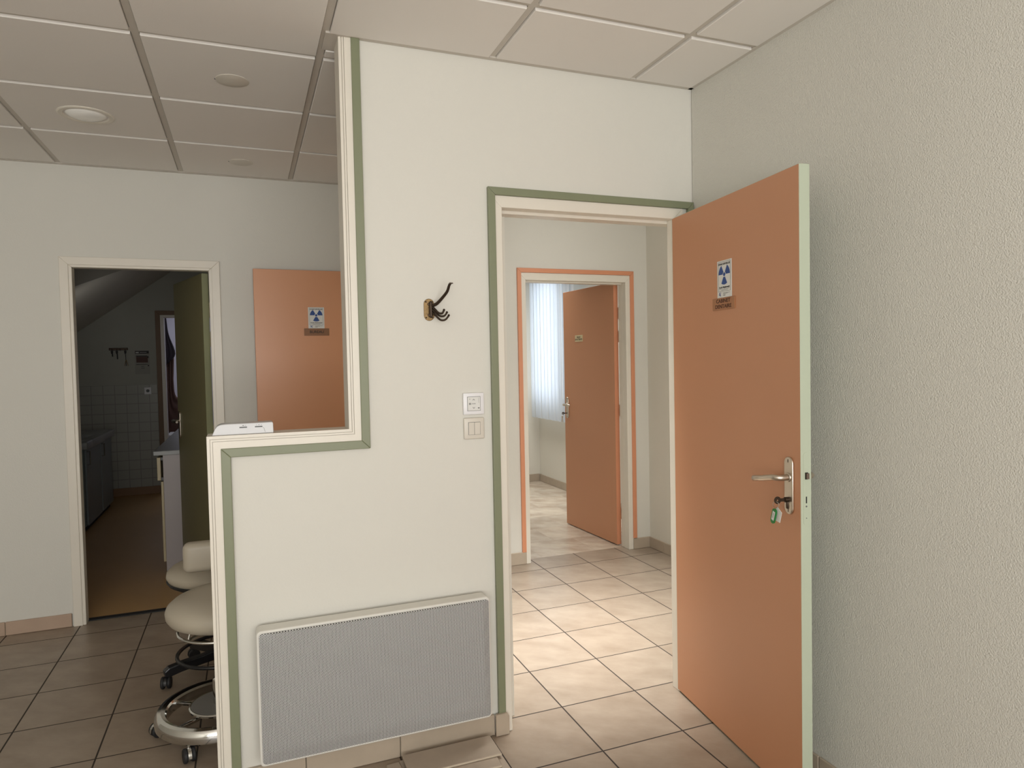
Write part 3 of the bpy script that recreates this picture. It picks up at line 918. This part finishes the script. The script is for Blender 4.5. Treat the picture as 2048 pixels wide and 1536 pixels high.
# ------------------------------------------------------------------ stools
def caster(parent, x, y, ztop, yaw, wheel, body, r=.026):
    T = Matrix.Translation((x, y, 0)) @ Matrix.Rotation(yaw, 4, 'Z')
    c = MB()
    # hood
    pts = []
    for i in range(9):
        a = math.radians(-10 + 150 * i / 8); pts.append((r * 1.08 * math.cos(a), r + r * 1.08 * math.sin(a)))
    for i in range(9):
        a = math.radians(140 - 150 * i / 8); pts.append((r * .86 * math.cos(a), r + r * .86 * math.sin(a)))
    c.prism(pts, -.006, .006, body)
    c.tube([(.0, 0, r * 1.5), (0, 0, max(ztop, r * 2.05))], .006, body, sg=8)
    o = c.build('caster', None, parent, smooth=40, T=T)
    w = MB()
    for s in (-1, 1):
        w.lathe([(r * .3, -.0075), (r * .86, -.0075), (r, -.004), (r, .004), (r * .86, .0075), (r * .3, .0065), (.0005, .005)], wheel, 24,
                T=Matrix.Translation((0, s * .0135, r)) @ Matrix.Rotation(PI / 2 * -s, 4, 'X'))
    w.build('wheel', None, o, smooth=30, T=T)

# chrome ring stool (nearest)
SBX, SBY = -.135, 2.945
st = thing('dental_stool', 'cream seated stool on a chrome ring base with casters, nearest behind the half wall', 'stool', (SBX, SBY, 0))
mb = MB(); mb.lathe([(.001, .437), (.14, .439), (.190, .445), (.214, .458), (.227, .478), (.229, .498), (.222, .516), (.203, .532), (.168, .547), (.115, .559), (.05, .566), (.001, .568)], M['cream_vinyl'], 56, T=Matrix.Translation((.040, 0, 0)))
seat = mb.build('seat', None, st, smooth='all')
mb = MB()
mb.torus(.176, .006, (.030, 0, .412), M['chrome'], seg=56, sg=10)
for a in (100, 220, 340):
    a = math.radians(a); mb.tube([(.03 * math.cos(a), .03 * math.sin(a), .422), (.03 + .176 * math.cos(a), .176 * math.sin(a), .413)], .005, M['chrome'], sg=8)
    mb.tube([(.03 + .170 * math.cos(a), .170 * math.sin(a), .412), (.03 + .160 * math.cos(a), .160 * math.sin(a), .441)], .004, M['chrome'], sg=8)
mb.build('seat_ring', None, st, smooth=True)
mb = MB(); mb.lathe([(.028, .06), (.028, .20), (.026, .205), (.016, .21), (.016, .425), (.06, .430), (.06, .438)], M['chrome'], 28)
mb.build('column', None, st, smooth=30)
mb = MB()
prof = [(.196, .075), (.196, .100), (.201, .108), (.215, .113), (.229, .109), (.238, .098), (.241, .082), (.239, .064), (.232, .056), (.204, .056), (.197, .062), (.196, .075)]
mb.lathe(prof, M['chrome'], 72)
rg = mb.build('base_ring', None, st, smooth=30)
mb = MB(); mb.lathe([(.03, .094), (.112, .094), (.117, .098), (.117, .104), (.112, .108)], M['chrome'], 48); fd = mb.build('foot_disc', None, st, smooth=30)
mb = MB(); mb.lathe([(.03, .1085), (.108, .1085), (.111, .1065)], M['grey_rubber'], 48); mb.build('disc_pad', None, fd, smooth=30)
for k in range(5):
    a = math.radians(172 + 72 * k)
    mb = MB(); T = Matrix.Rotation(a - math.radians(24), 4, 'Z')
    mb.box(.10, .205, -.010, .010, .080, .092, M['chrome'], bev=.003)
    mb.build('spoke', None, st, smooth=40, T=T)
    caster(st, .236 * math.cos(a), .236 * math.sin(a), .062, a + math.radians(40), M['rubber'], M['chrome'], .026)

# black star base stool with backrest
SAX, SAY = -.13, 3.490
sa = thing('office_stool', 'stool with a cream backrest pad and black star base behind the half wall', 'stool', (SAX, SAY, 0))
mb = MB(); mb.lathe([(.001, .440), (.16, .443), (.205, .450), (.232, .466), (.243, .488), (.240, .506), (.222, .522), (.18, .534), (.10, .540), (.001, .541)], M['cream_vinyl'], 48)
mb.build('seat', None, sa, smooth='all')
mb = MB(); mb.lathe([(.02, .432), (.20, .436), (.234, .456), (.242, .468), (.238, .472), (.2, .444), (.02, .442)], M['rubber'], 48); mb.build('seat_shell', None, sa, smooth=True)
mb = MB()
mb.box(-.145, .20, -.318, -.248, .572, .700, M['cream_vinyl'], bev=.026, seg=5); mb.build('backrest', None, sa, smooth='all')
mb = MB(); mb.tube(smoothpath([(.05, -.03, .435), (.05, -.16, .43), (.05, -.262, .45), (.05, -.311, .52), (.05, -.308, .60)], 5), .009, M['black'], sg=10); mb.build('back_support', None, sa, smooth=True)
mb = MB(); mb.lathe([(.032, .07), (.032, .16), (.026, .165), (.026, .27), (.014, .275), (.014, .43)], M['black'], 24); mb.build('column', None, sa, smooth=30)
mb = MB(); mb.torus(.207, .0085, (0, -.022, .116), M['black'], seg=64, sg=10); 
fr = mb.build('foot_ring', None, sa, smooth=True)
mb = MB()
for a in (20, 140, 260):
    a = math.radians(a); mb.tube([(.028 * math.cos(a), .028 * math.sin(a), .135), (.205 * math.cos(a), .205 * math.sin(a) - .022, .117)], .006, M['black'], sg=8)
mb.build('ring_spoke', None, fr, smooth=True)
for k in range(5):
    a = math.radians(198 + 72 * k)
    mb = MB()
    prof = [(.02, .075), (.10, .072), (.20, .062), (.254, .052), (.270, .060), (.272, .082), (.252, .096), (.20, .104), (.10, .112), (.02, .126)]
    mb.prism(prof, -.019, .019, M['black'])
    o = mb.build('leg', None, sa, T=Matrix.Rotation(a, 4, 'Z'))
    bv = o.modifiers.new('b', 'BEVEL'); bv.width = .005; bv.segments = 2; bv.limit_method = 'ANGLE'; bv.angle_limit = math.radians(40)
    caster(sa,   .262 * math.cos(a), .262 * math.sin(a), .06, a + math.radians(65), M['rubber'], M['black'], .027)

# ------------------------------------------------------------------ ceiling fittings
dl = thing('ceiling_downlight', 'round recessed downlight with frosted glass, switched off, in the left of the ceiling', 'light', (-.630, 3.560, H - .002))
mb = MB(); mb.lathe([(.112, .0005), (.112, -.004), (.106, -.007), (.090, -.006), (.086, -.001), (.084, .010)], M['white'], 48); mb.build('trim_ring', None, dl, smooth=30)
mb = MB(); mb.lathe([(.0845, .004), (.078, -.004), (.06, -.013), (.035, -.019), (.001, -.021)], M['lampglass'], 40); mb.build('lamp_glass', None, dl, smooth='all')
for (x, y, lb) in ((-.014, 2.962, 'flat round cream cover plate in the ceiling, right of the downlight'), (.012, 4.120, 'flat round cover plate in the ceiling, close to the far wall')):
    c = thing('ceiling_cover', lb, 'cover', (x, y, H - .002))
    mb = MB(); mb.lathe([(.063, .0005), (.063, -.003), (.060, -.0045), (.001, -.005)], M['cream_plastic'], 40); mb.build('disc', None, c, smooth=30)
    mb = MB(); mb.box(-.066, -.058, -.004, .004, -.004, 0, M['slot'], bev=.001, seg=1); mb.build('spring_clip', None, c)

# ------------------------------------------------------------------ waiting room window + blinds
wn = bpy.data.objects.new('window_1', None); COL.objects.link(wn); wn.location = (3.335, 7.04, .95); wn['kind'] = 'structure'
mb = MB()
for (a, b_, c, d) in ((-.40, -.365, 0, 1.45), (.365, .40, 0, 1.45), (-.365, .365, 0, .05), (-.365, .365, 1.41, 1.45)):
    mb.box(-.03, .03, a, b_, c, d, M['white'], bev=.004)
mb.build('window_frame', None, wn)
mb = MB(); mb.box(-.004, .004, -.365, .365, .05, 1.41); mb.build('window_pane', M['glass'], wn)
bl = thing('vertical_blind', 'long white vertical slat blind drawn across the waiting room window', 'blind', (3.125, 7.37, 2.44))
mb = MB(); mb.box(-.022, .022, -1.20, .02, 0, .04, M['white'], bev=.003); mb.build('head_rail', None, bl)
nsl = 12
for k in range(nsl):
    y = -.035 - k * .094
    mb = MB()
    n = 5
    w = .128
    cols = []
    for i in range(n + 1):
        t = i / n - .5
        cols.append((.010 * (1 - (2 * t) ** 2), t * w))
    bot = -1.655
    for i in range(n):
        mb.poly([(cols[i][0], cols[i][1], bot), (cols[i + 1][0], cols[i + 1][1], bot), (cols[i + 1][0], cols[i + 1][1], -.004), (cols[i][0], cols[i][1], -.004)])
    mb.build('slat', M['blind'], bl, smooth='all', T=Matrix.Translation((.006 * (k % 2), y, 0)) @ Matrix.Rotation(math.radians(-5 + random.uniform(-.7, .7)), 4, 'Z'))
for k in range(nsl):
    y = -.035 - k * .094
    mb = MB(); mb.tube([(-.006, y - .045, -1.64), (-.010, y - .08, -1.648), (-.006, y + .045 - .094, -1.64)], .0009, M['plastic'], sg=5)
    mb.build('bottom_chain', None, bl)

# ------------------------------------------------------------------ back room furniture
sk = thing('sink_unit', 'grey sink cabinet with a thick worktop along the left wall of the dark back room', 'cabinet', (-1.55, 7.55, 0))
def L(x, y): return x + 1.55, y - 7.55
mb = MB(); x0, y0 = L(-1.735, 6.95); x1, y1 = L(-1.36, 8.22)
mb.box(x0, x1, y0, y1, .05, .742, M['cabgrey'], bev=.012, seg=3); mb.build('carcass', None, sk, smooth=40)
mb = MB(); mb.box(x0, x1 - .02, y0 + .02, y1, 0, .05, M['darkgap']); mb.build('plinth', None, sk)
for (a, b_) in ((7.00, 7.62), (7.66, 8.20)):
    mb = MB(); mb.box(x1 + .0005, x1 + .018, a - 7.55, b_ - 7.55, .06, .735, M['cabgrey'], bev=.004); dd = mb.build('cabinet_door', None, sk)
    mb = MB(); yy = a - 7.55 + .03; mb.tube([(x1 + .018, yy, .60), (x1 + .04, yy, .60), (x1 + .04, yy, .72), (x1 + .018, yy, .72)], .005, M['chrome'], sg=8); mb.build('handle', None, dd, smooth=True)
mb = MB(); xa = x1 + .045
mb.box(x0, xa, y0 - .03, y0 + .22, .743, .815, M['counter'], bev=.012, seg=3)
mb.box(x0, xa, y0 + .74, y1 + .03, .743, .815, M['counter'], bev=.012, seg=3)
mb.box(x0, x0 + .06, y0 + .2, y0 + .76, .743, .815, M['counter']); mb.box(xa - .09, xa, y0 + .2, y0 + .76, .743, .815, M['counter'], bev=.006)
mb.build('worktop', None, sk, smooth=40)
mb = MB(); mb.box(x0 + .06, xa - .09, y0 + .22, y0 + .74, .744, .752, M['steel']); mb.build('basin', None, sk)

cb = thing('low_cabinet', 'low cabinet with lilac grey side and beige drawer fronts behind the olive door', 'cabinet', (-.30, 6.3, 0))
mb = MB(); mb.box(-.56 + .30, -.003 + .30, 5.31 - 6.3, 7.30 - 6.3, .0, .842, M['cabside'], bev=.002); mb.build('carcass', None, cb)
mb = MB(); mb.box(-.615 + .30, -.003 + .30, 5.29 - 6.3, 7.32 - 6.3, .843, .872, M['counter'], bev=.002); mb.build('worktop', None, cb)
for k in range(4):
    y0 = 5.315 - 6.3 + k * .495
    mb = MB(); mb.box(-.598 + .30, -.575 + .30, y0, y0 + .485, .665, .825, M['cabfront'], bev=.002); dr = mb.build('drawer', None, cb)
    mb = MB()
    mb.box(-.574 + .30, -.5605 + .30, y0 + .002, y0 + .02, .805, .825, M['black']); mb.build('bumper', None, dr); mb = MB(); mb.box(-.574 + .30, -.5605 + .30, y0 + .002, y0 + .02, .662, .685, M['black']); mb.build('bumper', None, dr)
    mb = MB(); mb.box(-.577 + .30, -.561 + .30, y0, y0 + .485, .09, .655, M['cabfront'], bev=.002); mb.build('cabinet_door', None, cb)

kr = thing('key_rack', 'small key rack with hanging keys on the far wall of the dark back room', 'key rack', (-1.34, 8.836, 1.675))
mb = MB(); mb.box(-.092, .098, -.014, 0, -.014, .014, M['darkmetal'], bev=.004); mb.build('rail', None, kr)
for x, l in ((-.060, .085), (-.012, .115), (.022, .03), (.072, .19)):
    mb = MB(); mb.tube([(x, -.014, 0), (x, -.03, -.012), (x, -.03, -.022)], .003, M['darkmetal'], sg=6)
    mb.build('peg', None, kr)
    if l > .05:
        mb = MB()
        mb.tube([(x, -.030, -.02), (x + .004, -.030, -l * .5), (x + .006, -.030, -l)], .003 if l > .15 else .006, M['ink'], sg=6)
        mb.prism([(x - .012, -.02), (x + .014, -.02), (x + .010, -.05), (x - .006, -.055)], -.034, -.027, M['ink'])
        if l > .15:
            mb.tube([(x + .006, -.03, -.12), (x - .012, -.03, -l), (x + .026, -.03, -l), (x + .006, -.03, -.12)], .003, M['brass'], sg=6)
        o = mb.build('hanging_key', None); o.location = (-1.34, 8.836, 1.675)
        tag(o, {.085: 'leftmost dark key hanging on the key rack in the dark back room', .115: 'dark key hanging second from left on the back room key rack', .19: 'key on a long cord with a brass triangle on the back room key rack'}[l], 'key')
ps = thing('wall_notice', 'small notice sheet with dark and red printed bands on the back room wall', 'notice', (-1.105, 8.836, 1.535))
mb = MB(); mb.box(-.072, .078, -.003, 0, -.15, .125); mb.build('sheet', M['greypaper'], ps)
mb = MB()
mb.box(-.068, .072, -.0045, -.003, .085, .115, M['ink']); mb.box(-.062, -.03, -.005, -.0044, .092, .105, M['paper']); mb.box(-.02, .05, -.005, -.0044, .098, .102, M['paper'])
mb.box(-.058, .055, -.0045, -.003, .052, .062, M['ink']); mb.box(.055, .068, -.0045, -.003, .035, .055, M['ink'])
mb.box(-.058, .060, -.0045, -.003, -.018, .050, M['curtain']); mb.box(-.060, .055, -.0045, -.003, -.042, -.036, M['ink']); mb.box(.058, .070, -.0045, -.003, -.060, -.045, M['ink'])
mb.box(-.01, .02, -.0045, -.003, -.065, -.058, M['slot']); mb.box(-.01, .025, -.0045, -.003, -.085, -.078, M['slot'])
mb.build('print', None, ps)
so = thing('wall_socket', 'square white power socket on the tiled back room wall beside the brown door frame', 'socket', (-1.056, 8.828, 1.192))
mb = MB(); mb.box(-.036, .036, -.010, 0, -.04, .04, M['plastic'], bev=.003); mb.lathe([(.018, .0105), (.018, .0095)], M['slot'], 20, T=Matrix.Rotation(PI / 2, 4, 'X')); mb.build('faceplate', None, so)

# curtain beyond the far back door: dark upper fold and red brown drape in front of a pale wall
def cloth(name, left, right, y, mat, label, cat, group=None, amp=.012, waves=3):
    """left/right: lists of (x,z), same length"""
    mb = MB(); n = 14; rows = []
    L_ = smoothpath([(a, 0, b_) for a, b_ in left], 5); R_ = smoothpath([(a, 0, b_) for a, b_ in right], 5)
    for p, q in zip(L_, R_):
        row = []
        for i in range(n + 1):
            t = i / n; v = p.lerp(q, t)
            row.append(mb.bm.verts.new((v.x, y + amp * math.sin(t * PI * 2 * waves), v.z)))
        rows.append(row)
    for a, b_ in zip(rows[:-1], rows[1:]):
        for i in range(n): mb.bm.faces.new([a[i], a[i + 1], b_[i + 1], b_[i]])
    o = mb.build(name, mat, smooth='all')
    so_ = o.modifiers.new('s', 'SOLIDIFY'); so_.thickness = .004
    return tag(o, label, cat, group)
cloth('curtain', [(-.99, 1.80), (-1.005, 1.69), (-1.002, 1.42), (-1.001, 1.087), (-.992, .818), (-.989, .548), (-.99, .002)],
      [(-.955, 1.80), (-.90, 1.64), (-.905, 1.42), (-.911, 1.253), (-.881, 1.056), (-.70, .95), (-.70, .002)], 10.2, M['curtain'], 'red brown draped curtain seen through the far back room doorway', 'curtain')
cloth('curtain', [(-1.02, 2.55), (-1.015, 2.2), (-1.01, 1.95), (-1.01, 1.6), (-1.008, 1.42)],
      [(-1.0, 2.55), (-.967, 2.092), (-.944, 1.891), (-.874, 1.636), (-.99, 1.50)], 10.16, M['curtain_dark'], 'dark gathered curtain top above the red brown drape in the far back doorway', 'curtain', amp=.006)
wt = thing('white_table', 'low white table just visible through the far back room doorway', 'table', (-.60, 9.3, 0))
mb = MB(); mb.box(-.31, .30, -.22, .22, .612, .645, M['plastic'], bev=.008, seg=3); mb.build('tabletop', None, wt)
for sx in (-.28, .27):
    for sy in (-.19, .19):
        mb = MB(); mb.box(sx - .018, sx + .018, sy - .018, sy + .018, .001, .612, M['black']); mb.build('leg', None, wt)

# ------------------------------------------------------------------ lights
def area(name, loc, rot, sx, sy, power, color, spread=180):
    l = bpy.data.lights.new(name, 'AREA'); l.shape = 'RECTANGLE'; l.size = sx; l.size_y = sy
    l.energy = power; l.color = color; l.spread = math.radians(spread)
    o = bpy.data.objects.new(name, l); COL.objects.link(o); o.location = loc; o.rotation_euler = rot
    return o
area('near_window_light', (-.35, YN + .02, 1.6), (PI / 2 + .12, 0, 0), 3.6, 1.4, 77, (1.0, .98, .95))
area('near_ground_bounce', (-.2, YN + .05, .75), (PI * .80, 0, 0), 3.4, .6, 80, (1.0, .975, .945))
area('hall_light', (1.45, 2.80, 2.57), (.16, 0, 0), 1.0, .34, 20, (1.0, 1.0, .99), 60)
area('hall_fill', (1.9, 3.3, 2.3), (PI * .5 + .2, 0, 0), .9, .4, 2.4, (1.0, .98, .95))
area('hall_end_fill', (2.38, .25, 1.5), (PI / 2, 0, 0), .8, 1.6, 20, (1.0, .98, .96))  # added fill at the unseen hall end, no glazed entry is built there
area('waiting_window_light', (3.75, 7.04, 1.65), (0, PI / 2, 0), 2.0, 2.0, 22, (.93, .98, 1.0))
area('waiting_fill_light', (2.55, 6.2, 2.55), (0, 0, 0), .9, 1.8, 22, (1.0, .99, .97), 110)
area('hall_back_light', (2.1, 3.72, 2.56), (0, 0, 0), .9, .5, 3.4, (1.0, .985, .96), 72)
area('store_light', (-.6, 10.2, 2.5), (0, 0, 0), .8, 1.2, 7, (.95, .95, 1.0))
area('back_room_light', (-1.2, 6.9, 1.7), (PI * .62, 0, 0), .5, .5, .6, (1.0, .97, .92))
w = bpy.data.worlds.new('world'); SC.world = w; w.use_nodes = True
w.node_tree.nodes['Background'].inputs[0].default_value = (.75, .85, 1.0, 1); w.node_tree.nodes['Background'].inputs[1].default_value = .6

# ------------------------------------------------------------------ camera
yaw, pitch, roll, fpx = 0.3720, -.0339, -.0205, 1362.6
cy, sy = math.cos(yaw), math.sin(yaw)
fwd = Vector((sy, cy, 0)); rt = Vector((cy, -sy, 0)); up = Vector((0, 0, 1))
f2 = fwd * math.cos(pitch) + up * math.sin(pitch); u2 = -fwd * math.sin(pitch) + up * math.cos(pitch)
r3 = rt * math.cos(roll) + u2 * math.sin(roll); u3 = -rt * math.sin(roll) + u2 * math.cos(roll)
cam = bpy.data.cameras.new('camera'); cam.sensor_width = 36; cam.lens = fpx / 2048 * 36; cam.clip_start = .05
co = bpy.data.objects.new('camera', cam); COL.objects.link(co)
mt = Matrix((r3, u3, -f2)).transposed().to_4x4(); mt.translation = Vector((0, 0, 1.45))
co.matrix_world = mt
SC.camera = co
SC.view_settings.view_transform = 'Standard'
SC.view_settings.look = 'None'
SC.view_settings.exposure = 0.0
